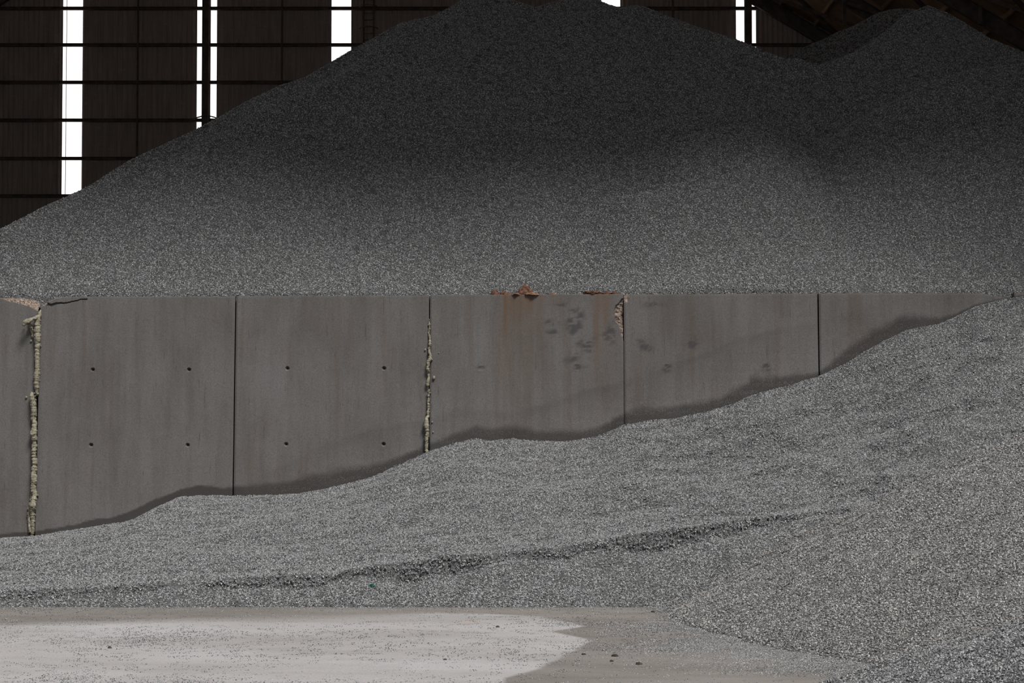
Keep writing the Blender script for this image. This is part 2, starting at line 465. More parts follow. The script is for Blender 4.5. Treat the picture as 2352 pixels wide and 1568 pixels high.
# cross bracing under the roof and hanging struts
BR = [((9.0, 87.3), (16.5, 80.2)), ((16.5, 87.3), (9.0, 80.2)), ((13.5, 79.8), (21, 72.8)), ((21, 79.8), (13.5, 72.8)), ((14, 72.4), (22, 65.2)), ((22, 72.4), (14, 65.2))]
for (xa, ya), (xb, yb) in BR:
    tr += 1; mb = MB(); mb.bar((xa, ya, roof_z(xa) - 0.75), (xb, yb, roof_z(xb) - 0.75), 0.14, 0.14)
    tag(mb.build('trim_%d' % tr, M['steel']), kind='structure')
for px, py0, y in ((1940, 58, 79.5), (2251, 56, 72.0)):
    p = at_y(px, py0, y); tr += 1; mb = MB(); mb.bar(p, (p[0], y, roof_z(p[0]) - 0.4), 0.14, 0.14, up=(0, 1, 0))
    tag(mb.build('trim_%d' % tr, M['steel']), kind='structure')
# caged ladder on the rear wall
lad = bpy.data.objects.new('caged_ladder', None); COL.objects.link(lad)
p = at_y(847, 120, BACK - 0.5); lad.location = (p[0], BACK - 0.5, 0)
tag(lad, 'dark caged access ladder fixed to the shed wall right of the middle lit strip', 'ladder')
for sx in (-0.22, 0.22):
    mb = MB(); mb.bar((sx, 0, 6), (sx, 0, 24), 0.06, 0.06, up=(0, 1, 0)); mb.build('stile', M['steel'], lad)
for k in range(23):
    mb = MB(); mb.bar((-0.22, 0, 17.1 + 0.3 * k), (0.22, 0, 17.1 + 0.3 * k), 0.03, 0.03); mb.build('rung', M['steel'], lad)
for k in range(8):
    z = 17.2 + 0.95 * k; pts = [(-0.4 * math.cos(math.pi * a / 8), -0.65 * math.sin(math.pi * a / 8), z) for a in range(9)]
    mb = MB()
    for p, q in zip(pts[:-1], pts[1:]): mb.bar(p, q, 0.05, 0.02)
    mb.build('cage_hoop', M['steel'], lad)

# ---------------------------------------------------------------- gravel bank line on the concrete wall
CONTACT = [(-60,1240),(0,1236),(78,1231),(150,1220),(290,1198),(330,1182),(370,1160),(415,1140),(470,1137),(540,1138),(620,1137),(690,1132),(750,1122),(800,1110),(860,1093),(900,1075),
           (985,1036),(1035,1022),(1090,1008),(1130,1012),(1180,1008),(1240,1013),(1300,1014),(1370,1003),(1432,977),(1480,968),(1560,960),(1620,946),(1680,930),(1740,904),(1790,892),(1880,866),
           (1940,838),(2000,800),(2080,760),(2160,745),(2240,706),(2300,690),(2352,682),(2500,664)]
cw = np.array([on_wall(*p) for p in CONTACT])
def bank_top(X): return np.interp(X, cw[:, 0], cw[:, 2])

# ---------------------------------------------------------------- concrete panels
SEAMS_PX = [-365, 90, 541, 986.5, 1432.5, 1879.5, 2330, 2780]
GAPS = [0.01, 0.026, 0.017, 0.014, 0.007, 0.018, 0.008, 0.01]
def wall_height(X): return 3.318 + 0.0042 * (X + 6.2)
TIE = {1: [(213,849),(434,849),(209,1022),(431,1022)], 2: [(660,846),(882,846),(657,1020),(881,1020)]}
FILLED = {3: [(1105,846,8),(1325,843,10)], 4: [(1532,843,8),(1760,843,7)]}
SCUFF = [(1322,745,18,30),(1345,790,26,22),(1320,820,15,16),(1325,842,16,7),(1268,745,14,12),(1262,762,12,8),(1590,785,16,14),(1500,700,36,6),(1105,846,10,9),(1760,845,9,12),
         (1532,843,13,9),(1480,790,20,14),(1400,760,14,26),(1290,700,25,4)]
SPALL = [(686,1426),(695,1421),(702,1414),(712,1411),(730,1413),(738,1414),(745,1420),(755,1424),(765,1425),(775,1428),(784,1431)]
OLD = [(-200,1225),(0,1220),(150,1215),(290,1195),(520,1132),(640,1070),(760,1015),(850,985),(985,962),(1050,938),(1170,945),(1250,928),(1350,895),(1480,855),(1600,815),(1700,770),(1880,738),(2000,700),(2100,660),(2400,600)]
ow = np.array([on_wall(*p) for p in OLD])
DAMP = [(-100,14),(78,10),(250,16),(300,22),(350,26),(400,18),(470,24),(520,22),(600,30),(680,36),(760,40),(820,34),(900,22),(1000,20),(1090,36),(1180,34),(1280,30),(1380,22),(1450,34),(1560,30),(1660,30),(1730,42),(1800,30),(1880,14),(1960,40),(2080,42),(2110,34),(2200,8),(2352,4)]
dw = np.array([[on_wall(x, 900)[0], h / 178.0] for x, h in DAMP])

def panel(i):
    x0 = on_wall(SEAMS_PX[i], 700)[0] + GAPS[i] / 2; x1 = on_wall(SEAMS_PX[i + 1], 700)[0] - GAPS[i + 1] / 2
    xs = list(np.arange(x0, x1, 0.022)) + [x1]
    zs = list(np.arange(-0.3, 3.36, 0.022))
    def refine(arr, c, r, step):
        arr[:] = [v for v in arr if abs(v - c) > r] + list(np.arange(c - r, c + r + 1e-6, step))
    if i in TIE:
        for cx in {round(on_wall(*p)[0], 2) for p in TIE[i][:2]}: refine(xs, cx, 0.06, 0.005)
        for cz in {round(on_wall(*TIE[i][k])[2], 2) for k in (0, 2)}: refine(zs, cz, 0.045, 0.005)
    if i == 3: refine(xs, x1 - 0.09, 0.088, 0.006)
    if i == 1: refine(xs, x0 + 0.36, 0.355, 0.009)
    if i in (0, 1, 3): zs = sorted(zs); zs = [v for v in zs if v < 2.7] + list(np.arange(2.7, 3.36, 0.009))
    xs = np.array(sorted(set(v for v in xs if x0 <= v <= x1 + 1e-9))); zs = np.array(sorted(zs))
    # leave out near-duplicate lines
    xs = xs[np.concatenate([[True], np.diff(xs) > 0.0015])]; xs[0] = x0; xs[-1] = x1
    zs = zs[np.concatenate([[True], np.diff(zs) > 0.0015])]
    top = wall_height(xs) + 0.003 * N1.fbm(xs * 9, xs * 0 + i * 3.3, 3) + (0.004 if i % 2 else 0.0)
    topb = top.copy()
    if i == 0:
        cf = np.array([on_wall(*p) for p in [(-40,683),(0,684.5),(14,688),(34,694),(50,697),(64,701),(76,707),(90,714)]])
        cb = np.array([on_wall(*p) for p in [(-40,682),(0,683.5),(50,684),(72,687),(84,694),(92,704)]])
        top = np.minimum(top, np.interp(xs, cf[:, 0], cf[:, 2]) + 0.006 * N2.fbm(xs * 30, xs * 0, 3)); topb = np.minimum(topb, np.interp(xs, cb[:, 0], cb[:, 2]))
    if i == 1:
        cf = np.array([on_wall(*p) for p in [(92,706),(97,702),(106,699),(111,691),(122,688),(128,684),(150,682),(200,681)]])
        top = np.minimum(top, np.interp(xs, cf[:, 0], cf[:, 2]) + 0.005 * N2.fbm(xs * 40, xs * 0, 3)); topb = np.minimum(topb, top + 0.012)
    if i == 5:
        cf = np.array([on_wall(*p) for p in [(2200,673),(2258,673),(2272,677),(2290,680),(2330,688)]])
        top = np.minimum(top, np.interp(xs, cf[:, 0], cf[:, 2])); topb = top.copy()
    nx, nz = len(xs), len(zs)
    X = np.repeat(xs[:, None], nz, 1); Z = np.repeat(zs[None, :], nx, 0)
    lo, hi = 2.9, 3.36
    Zc = np.where(Z > lo, lo + (Z - lo) / (zs[-1] - lo) * (top[:, None] - lo), Z)
    dep = 0.0015 * N1.fbm(X * 2, Zc * 2, 3) + 0.0006 * N2.fbm(X * 20, Zc * 20, 2)
    # eased arrises
    e = np.minimum(X - x0, x1 - X); dep = dep + 0.012 * np.clip(1 - e / 0.012, 0, 1) ** 2
    dep = dep + 0.003 * np.clip(1 - (top[:, None] - Zc) / 0.012, 0, 1) ** 2
    broken = np.zeros(X.shape); scuff_shade = np.zeros(X.shape); rust = np.zeros(X.shape)
    for (px, py) in TIE.get(i, []):
        c = on_wall(px, py); r = np.hypot(X - c[0], Zc - c[2])
        dep = np.maximum(dep, 0.032 * np.clip((0.030 - r) / 0.018, 0, 1) + 0.02 * sstep(0.010, 0.006, r))
        scuff_shade = np.maximum(scuff_shade, 0.5 * sstep(0.016, 0.010, r))  # recess shade painted into the centre of each tie hole
    for (px, py, rr) in FILLED.get(i, []):
        c = on_wall(px, py); r = np.hypot(X - c[0], Zc - c[2]); R = rr / 178.0 * 0.75
        dep = dep + 0.006 * sstep(R, R * 0.8, r); scuff_shade = np.maximum(scuff_shade, 0.3 * sstep(R, R * 0.85, r))
    for (px, py, rx, rz_) in SCUFF:
        c = on_wall(px, py); q = np.hypot((X - c[0]) / (rx / 178.0), (Zc - c[2]) / (rz_ / 178.0))
        nn = N3.fbm(X * 9 + 3, Zc * 14, 5)
        scuff_shade = np.maximum(scuff_shade, 0.85 * sstep(1.5, 0.3, q + 1.2 * nn) * sstep(-0.4, 0.15, N2.fbm(X * 16, Zc * 34, 5)))
    if i == 3:
        sp = np.array([[on_wall(x, y)[2], on_wall(x, y)[0]] for y, x in SPALL])[::-1]
        lim = np.interp(Zc, sp[:, 0], sp[:, 1], left=99, right=99) + 0.012 * N2.fbm(X * 30, Zc * 30, 3)
        m_ = sstep(-0.002, 0.012, X - lim)
        dep = dep + m_ * (0.035 + 0.03 * N1.fbm(X * 26, Zc * 26, 4) + 0.02 * sstep(0, 0.1, X - lim)); broken = np.maximum(broken, m_)
    if i == 4:
        c = on_wall(1433, 678); q = np.hypot((X - c[0]) / 0.075, (Zc - c[2]) / 0.10) + 0.35 * N2.fbm(X * 25, Zc * 25, 3)
        m_ = sstep(1.0, 0.85, q); dep = dep + m_ * (0.02 + 0.015 * N1.fbm(X * 30, Zc * 30, 3)); broken = np.maximum(broken, m_)
    if i in (0, 1):
        m_ = sstep(0.014, 0.0, top[:, None] - Zc) * ((wall_height(X) - top[:, None]) > 0.012)
        broken = np.maximum(broken, m_)
    if i == 1:   # crack running in from the broken corner
        cr = np.array([on_wall(*p) for p in [(97,699),(110,699),(118,701),(130,697),(150,696),(170,692),(185,688),(200,687)]])
        zz = np.interp(X, cr[:, 0], cr[:, 2]) + 0.004 * N1.fbm(X * 40, X * 0, 3)
        wd_ = 0.004 + 0.010 * sstep(cr[2, 0] + 0.25, cr[2, 0], X); m_ = sstep(wd_ + 0.006, wd_, np.abs(Zc - zz)) * (X < cr[-1, 0]); dep = dep + 0.02 * m_; scuff_shade = np.maximum(scuff_shade, 0.8 * m_)
    # rust running down below the brown lumps
    for px, wd, ln, a in ((1158,7,110,0.8),(1180,24,70,0.6),(1207,30,60,0.55),(1238,12,110,0.35),(1272,16,40,0.3),(1370,9,140,0.7),(1388,16,90,0.45),(1166,22,260,0.3),(1195,40,400,0.16),(1380,30,260,0.2)):
        c = on_wall(px, 680)[0]; d = top[:, None] - Zc; L = ln / 178.0
        rust = np.maximum(rust, 1.35 * a * np.exp(-((X - c + 0.02 * N1.fbm(Zc * 3, X * 0 + px, 2)) / (wd / 178.0)) ** 2) * np.exp(-(d / L) ** 2 * 0.7))
    # damp line and clinging grit above the bank
    above = Zc - np.interp(X, cw[:, 0], cw[:, 2])
    dh = np.interp(X, dw[:, 0], dw[:, 1]) * (1 + 0.22 * N2.fbm(X * 3, X * 0 + 9, 5))
    sharp = sstep(-3.2, -3.9, X)
    q = above / dh + 0.18 * N3.fbm(X * 9, Zc * 9, 4)
    damp = sstep(1.2 - 0.15 * sharp, 0.55 + 0.3 * sharp, q) * (0.84 + 0.1 * N2.fbm(X * 3, Zc * 3, 3))
    oldz = np.interp(X, ow[:, 0], ow[:, 2]) + 0.03 * N1.fbm(X * 3, X * 0 + 4, 3)
    u = oldz - Zc
    damp = np.maximum(damp, ((0.20 * sstep(-0.02, 0.04, u) * sstep(0.16, 0.0, u) + 0.12 * sstep(-0.02, 0.1, u) * sstep(0.6, 0.0, u)) * (0.7 + 0.8 * N3.fbm(X * 3, Zc * 2, 4))) * sstep(-4.6, -2.8, X))
    damp = np.clip(damp, 0, 1) * sstep(-9, -6, X)
    dust = sstep(-0.1, 0.9, u) * sstep(-4.4, -2.8, X) * sstep(0.0, 0.05, above) * (0.75 + 0.25 * sstep(0.9, 0.1, above))
    Y = wall_front(Zc) + dep
    rowsV = [np.stack([X, Y, Zc], -1).reshape(-1, 3)]
    Q = [grid_quads(nx, nz)]
    A = {'broken': [broken.ravel()], 'scuff_shade': [scuff_shade.ravel()], 'rust': [rust.ravel()], 'damp': [damp.ravel()], 'dust': [dust.ravel()]}
    n0 = nx * nz
    # top surface, back and ends
    T = 0.24; steps = [0.25, 0.5, 1.0]; topi = [np.arange(nx) * nz + nz - 1]
    brk = (wall_height(xs) - top > 0.012).astype(float)
    for k, s in enumerate(steps):
        zz = top + (topb - top) * min(1, s * 2) + (0.006 * N1.fbm(xs * 40, xs * 0 + s * 9, 3) * brk if s < 1 else 0)
        rowsV.append(np.stack([xs, wall_front(top) + T * s, zz], -1)); topi.append(n0 + k * nx + np.arange(nx))
        for key in A: A[key].append(brk if key == 'broken' else np.zeros(nx))
    n1 = n0 + len(steps) * nx
    rowsV.append(np.stack([xs, np.full(nx, wall_front(-0.3) + T), np.full(nx, -0.3)], -1)); topi.append(n1 + np.arange(nx))
    for key in A: A[key].append(np.zeros(nx))
    topi.append(np.arange(nx) * nz)
    for a, b in zip(topi[:-1], topi[1:]):
        Q.append(np.stack([a[:-1], a[1:], b[1:], b[:-1]], 1))
    V = np.concatenate(rowsV); Q = np.concatenate(Q)
    # end faces: fan from the back edge
    bt, bb = n0 + 2 * nx, n1
    nV = len(V)
    ends = []
    for side in (0, nx - 1):
        col = side * nz + np.arange(nz)
        yb = wall_front(Zc[side]) + T
        V = np.concatenate([V, np.stack([X[side], yb, Zc[side]], -1)])
        bk = nV + np.arange(nz); nV += nz
        q = np.stack([col[:-1], col[1:], bk[1:], bk[:-1]], 1)
        ends.append(q if side == 0 else q[:, ::-1])
        for key in A: A[key].append(np.zeros(nz))
    me = mesh_np('concrete_panel', V, np.concatenate([Q] + ends), smooth=False)
    for key in A: attr(me, key, np.concatenate(A[key]))
    return me
PL = ['grey concrete wall panel with broken pinkish corner, left of the thick foam bead',
      'concrete panel with four tie holes and a cracked upper corner beside the thick foam bead',
      'concrete panel with four tie holes between the open black joint and the thin foam bead',
      'rust-streaked concrete panel with brown lumps on its top and a broken edge',
      'concrete panel with two smudged round marks, right of the broken edge',
      'concrete panel narrowing behind the rising gravel, right of the last open joint',
      'end concrete panel nearly buried where gravel reaches the wall top']
for i in range(7):
    o = new_obj('concrete_panel', panel(i), None, [M['concrete']])
    tag(o, PL[i], 'wall panel', 'precast concrete wall panels')

# ---------------------------------------------------------------- gravel heaps
VAR = 5
def stone_nodes(name, material, density, size, seed, per=3200.0, patch=0.05, rough=1.0):
    """Scatters small patches of crushed stones over the surface; each stone has its own shape, tilt and tone."""
    ng = bpy.data.node_groups.new(name, 'GeometryNodeTree')
    ng.interface.new_socket('Geometry', in_out='INPUT', socket_type='NodeSocketGeometry')
    ng.interface.new_socket('Geometry', in_out='OUTPUT', socket_type='NodeSocketGeometry')
    N = ng.nodes; L = ng.links
    def rnd(kind, lo, hi, sd):
        r = N.new('FunctionNodeRandomValue'); r.data_type = kind; r.inputs['Seed'].default_value = sd
        k = 0 if kind == 'FLOAT_VECTOR' else 2
        r.inputs[k].default_value = lo; r.inputs[k + 1].default_value = hi
        return r.outputs[0 if kind == 'FLOAT_VECTOR' else 1]
    gi = N.new('NodeGroupInput'); go = N.new('NodeGroupOutput')
    # single stones
    stones = N.new('GeometryNodeJoinGeometry')
    for k in range(VAR):
        ico = N.new('GeometryNodeMeshIcoSphere'); ico.inputs['Radius'].default_value = 1.0; ico.inputs['Subdivisions'].default_value = 1
        pos = N.new('GeometryNodeInputPosition')
        wn_ = N.new('ShaderNodeTexWhiteNoise'); wn_.noise_dimensions = '4D'; wn_.inputs['W'].default_value = 3.7 + 11.3 * k + seed
        rd = N.new('ShaderNodeVectorMath'); rd.operation = 'SNAP'; rd.inputs[1].default_value = (0.1, 0.1, 0.1)
        L.new(pos.outputs[0], rd.inputs[0]); L.new(rd.outputs[0], wn_.inputs['Vector'])
        sb = N.new('ShaderNodeVectorMath'); sb.operation = 'SUBTRACT'; sb.inputs[1].default_value = (0.5, 0.5, 0.5)
        L.new(wn_.outputs['Color'], sb.inputs[0])
        sc = N.new('ShaderNodeVectorMath'); sc.operation = 'SCALE'; sc.inputs['Scale'].default_value = 0.75
        L.new(sb.outputs[0], sc.inputs[0])
        sp = N.new('GeometryNodeSetPosition'); L.new(ico.outputs['Mesh'], sp.inputs['Geometry']); L.new(sc.outputs[0], sp.inputs['Offset'])
        tf = N.new('GeometryNodeTransform'); q = (k * 0.37) % 1
        tf.inputs['Scale'].default_value = (1.15 - 0.2 * q, 0.8 + 0.1 * q, 0.5 + 0.3 * q)
        L.new(sp.outputs[0], tf.inputs['Geometry'])
        g2 = N.new('GeometryNodeGeometryToInstance'); L.new(tf.outputs[0], g2.inputs[0]); L.new(g2.outputs[0], stones.inputs[0])
    # patches of stones
    patches = N.new('GeometryNodeJoinGeometry')
    for k in range(7):
        disc = N.new('GeometryNodeMeshCircle'); disc.fill_type = 'NGON'; disc.inputs['Radius'].default_value = patch; disc.inputs['Vertices'].default_value = 12
        dp = N.new('GeometryNodeDistributePointsOnFaces'); dp.inputs['Seed'].default_value = seed * 10 + k; dp.inputs['Density'].default_value = per
        L.new(disc.outputs['Mesh'], dp.inputs['Mesh'])
        up = N.new('GeometryNodeSetPosition'); L.new(dp.outputs['Points'], up.inputs['Geometry'])
        L.new(rnd('FLOAT_VECTOR', (0, 0, -0.9 * size * rough), (0, 0, 1.0 * size * rough), seed + k), up.inputs['Offset'])
        ip = N.new('GeometryNodeInstanceOnPoints'); ip.inputs['Pick Instance'].default_value = True
        L.new(up.outputs[0], ip.inputs['Points']); L.new(stones.outputs[0], ip.inputs['Instance'])
        L.new(rnd('FLOAT_VECTOR', (-0.8, -0.8, 0), (0.8, 0.8, 6.283), seed + 20 + k), ip.inputs['Rotation'])
        pw = N.new('ShaderNodeMath'); pw.operation = 'POWER'; pw.inputs[1].default_value = 2.2; L.new(rnd('FLOAT', 0.0, 1.0, seed + 40 + k), pw.inputs[0])
        ml = N.new('ShaderNodeMath'); ml.operation = 'MULTIPLY_ADD'; ml.inputs[1].default_value = size * 0.95; ml.inputs[2].default_value = size * 0.6
        L.new(pw.outputs[0], ml.inputs[0]); L.new(ml.outputs[0], ip.inputs['Scale'])
        st = N.new('GeometryNodeStoreNamedAttribute'); st.data_type = 'FLOAT'; st.domain = 'INSTANCE'
        st.inputs['Name'].default_value = 'tone'; L.new(ip.outputs[0], st.inputs['Geometry'])
        L.new(rnd('FLOAT', 0.0, 1.0, seed + 60 + k), st.inputs['Value'])
        rl = N.new('GeometryNodeRealizeInstances'); L.new(st.outputs[0], rl.inputs[0])
        sm = N.new('GeometryNodeSetMaterial'); sm.inputs['Material'].default_value = material; L.new(rl.outputs[0], sm.inputs['Geometry'])
        g2 = N.new('GeometryNodeGeometryToInstance'); L.new(sm.outputs[0], g2.inputs[0]); L.new(g2.outputs[0], patches.inputs[0])
    na = N.new('GeometryNodeInputNamedAttribute'); na.data_type = 'FLOAT'; na.inputs['Name'].default_value = 'cover'
    mu = N.new('ShaderNodeMath'); mu.operation = 'MULTIPLY'; mu.inputs[1].default_value = density
    L.new(na.outputs['Attribute'], mu.inputs[0])
    dp = N.new('GeometryNodeDistributePointsOnFaces'); dp.inputs['Seed'].default_value = seed
    L.new(gi.outputs[0], dp.inputs['Mesh']); L.new(mu.outputs[0], dp.inputs['Density'])
    sp_ = N.new('FunctionNodeRotateRotation'); sp_.rotation_space = 'LOCAL'
    er = N.new('FunctionNodeEulerToRotation'); L.new(rnd('FLOAT_VECTOR', (0, 0, 0), (0, 0, 6.283), seed + 3), er.inputs[0])
    L.new(dp.outputs['Rotation'], sp_.inputs[0]); L.new(er.outputs[0], sp_.inputs[1])
    ip = N.new('GeometryNodeInstanceOnPoints'); ip.inputs['Pick Instance'].default_value = True
    L.new(dp.outputs['Points'], ip.inputs['Points']); L.new(patches.outputs[0], ip.inputs['Instance']); L.new(sp_.outputs[0], ip.inputs['Rotation'])
    out = N.new('GeometryNodeJoinGeometry')
    L.new(ip.outputs[0], out.inputs[0]); L.new(gi.outputs[0], out.inputs[0]); L.new(out.outputs[0], go.inputs[0])
    return ng
def heap(name, X, Y, Z, cover, bed, stone, density, size, seed, label, cat='gravel', group=None):
    me = mesh_np(name, np.stack([X, Y, Z], -1), grid_quads(*X.shape), smooth=True)
    attr(me, 'cover', cover)
    o = new_obj(name, me, None, [bed])
    md = o.modifiers.new('stones', 'NODES'); md.node_group = stone_nodes(name + '_stones', stone, density, size, seed)
    tag(o, label, cat, group, 'stuff')
    return o
def in_view(X, Y, Z, m=0.8):
    px = 1176 + F * X / np.maximum(Y, 1)
    return (px > -260) & (px < 2352 + 260)

# --- the tall heap behind the wall
SIL = [(-400,700),(-200,620),(0,528),(100,476),(200,430),(300,368),(450,300),(560,240),(640,200),(700,180),(800,120),(860,88),(920,55),(1000,37),(1060,4),(1120,-14),(1180,3),(1232,18),(1265,8),(1310,-2),
       (1380,5),(1424,21),(1452,14),(1480,17),(1520,34),(1600,63),(1700,95),(1740,112),(1795,133),(1845,137),(1873,152),(1915,140),(1960,122),(2000,100),(2040,68),(2080,34),(2130,13),(2180,32),(2230,62),(2270,88),(2352,122),(2500,190),(2800,330)]
S1 = 0.64
Y0, Z0 = 25.80, 3.30
rx, ry, rzz = [], [], []
for px, py in SIL:
    r = ray(px, py); v = r[2] / r[1]
    t = max(0.05, (v * Y0 - (Z0 - EYE)) / (S1 - v)); Yr = Y0 + t
    rx.append(r[0] / r[1] * Yr); ry.append(Yr); rzz.append(EYE + v * Yr)
rx, ry, rzz = map(np.array, (rx, ry, rzz))
HUMPS = [(8.2, 2.6, 0.55, [(1900,260),(2000,225),(2100,190),(2200,164),(2280,150),(2352,140),(2500,130),(2800,120)]),
         (3.3, 1.1, 0.34, [(1400,330),(1540,312),(1620,294),(1700,288),(1780,300),(1900,330)]),
         (2.7, 1.5, 0.30, [(1300,450),(1500,436),(1620,420),(1720,428),(1850,450)]),
         (6.0, 1.2, 0.30, [(1850,330),(1980,250),(2080,232),(2200,240),(2352,260)])]
def main_heap():
    xs = np.arange(-8.58, 12.5, 0.055); ys = np.concatenate([np.arange(25.66, 37.5, 0.055), np.linspace(37.7, 50, 40)])
    X, Y = np.meshgrid(xs, ys, indexing='ij')
    Yr = np.interp(X, rx, ry); Zr = np.interp(X, rx, rzz)
    lump = 0.16 * N1.fbm(X * 0.35 + 5, Y * 0.25, 3) + 0.05 * N2.fbm(X * 1.1, Y * 0.8, 3) + 0.018 * N3.fbm(X * 5, Y * 5, 3)
    # broad fans and gullies running down the face
    lump = lump + 0.22 * np.exp(-((X - 3.2 - (Y - 27) * 0.15) / 1.6) ** 2 - ((Y - 28.3) / 1.7) ** 2)
    lump = lump - 0.28 * np.exp(-((X - 4.9) / 1.1) ** 2 - ((Y - 30.8) / 2.2) ** 2)
    lump = lump + 0.20 * np.exp(-((X - 7.0) / 1.4) ** 2 - ((Y - 29.5) / 2.2) ** 2)
    lump = lump - 0.10 * np.exp(-((X + 1.5 + (Y - 27) * 0.25) / 0.9) ** 2)
    front = Z0 + S1 * (Y - Y0)
    fade = sstep(0.0, 1.2, Y - Y0)
    near_ridge = sstep(0.0, 0.9, Yr - Y)                     # keeps the crest line
    front = front + lump * fade * (0.15 + 0.85 * near_ridge)
    back = Zr - 0.60 * (Y - Yr)
    # a rolled edge below the slanting crest on the low side
    front = front + 0.13 * np.exp(-((Yr - Y - 1.15 + 0.2 * N2.fbm(X * 0.8, X * 0, 3)) / 0.33) ** 2) * sstep(-6.2, -4.8, X) * sstep(-1.6, -3.0, X)
    Z = smin(front, back, 0.16) + 0.04
    # younger humps dumped on the face, each with a soft crest of its own
    for cx_, wx, h_, crest in HUMPS:
        cpx = np.array([c[0] for c in crest]); vv = np.array([ray(*c)[2] / ray(*c)[1] for c in crest])
        tt = (vv * Y0 - (Z0 + h_ - EYE)) / (S1 - vv)
        cX = np.array([ray(*c)[0] / ray(*c)[1] for c in crest]) * (Y0 + tt)
        Yc = np.interp(X, cX, Y0 + tt); Zc = np.interp(X, cX, EYE + vv * (Y0 + tt))
        side = np.exp(-np.abs((X - cx_) / wx) ** 3)
        fr = Z0 + S1 * (Y - Y0) + lump * 0.6 + h_ * sstep(0.2, 2.4, Y - Y0) * side - 0.62 * np.maximum(0, np.abs(X - cx_) - wx)
        Z = smax(Z, smin(fr, Zc - 0.5 * (Y - Yc), 0.25), 0.18)
    Z = np.where(Y < Y0 + 0.05, np.minimum(Z, wall_height(X) - 0.01 - 0.35 * np.maximum(0, 25.80 - Y)), Z)
    # gravel sunk in the broken gap between the first two panels
    g = on_wall(92, 700)[0]
    Z = Z - 0.07 * np.exp(-((X - g) / 0.16) ** 2) * sstep(26.2, 25.8, Y)
    Z = np.maximum(Z, 0.0); Z[0, :] = 0; Z[-1, :] = 0
    vis = in_view(X, Y, Z) & (Y < Yr + 0.5) & (Y > 25.73)
    return X, Y, Z, vis.astype(float)
X, Y, Z, c = main_heap()
heap('gravel_pile', X, Y, Z, c, M['bed_grey'], M['stone_grey'], 400, 0.0075, 11, 'tall dark grey gravel pile with a long slanting side behind the concrete wall', group='gravel heaps')
# --- the farther heap, upper right
SIL2 = [(1500,300),(1700,180),(1800,133),(1830,119),(1860,104),(1905,84),(1960,60),(2010,34),(2050,22),(2090,20),(2200,60),(2352,140),(2500,210),(2800,330)]
def far_heap():
    Yc = 41.0
    p2 = np.array([at_y(a, b, Yc) for a, b in SIL2])
    xs = np.arange(2.0, 17, 0.09); ys = np.concatenate([np.arange(30, 42.5, 0.09), np.linspace(42.8, 56, 30)])
    X, Y = np.meshgrid(xs, ys, indexing='ij')
    Zr = np.interp(X, p2[:, 0], p2[:, 2])
    Z = smin(Zr + 0.60 * (Y - Yc) + (0.25 * N2.fbm(X * 0.4, Y * 0.3, 3)) * sstep(0, 1, Yc - Y), Zr - 0.6 * (Y - Yc), 0.2) + 0.05 + 0.02 * N3.fbm(X * 4, Y * 4, 3)
    Z = np.maximum(Z, 0.0)
    return X, Y, Z, (in_view(X, Y, Z) & (Y > 33) & (Y < Yc + 0.5)).astype(float)
X, Y, Z, c = far_heap()
heap('gravel_pile', X, Y, Z, c, M['bed_grey'], M['stone_grey'], 260, 0.0095, 12, 'black-shaded gravel peak farthest back, under the roof beams', group='gravel heaps')

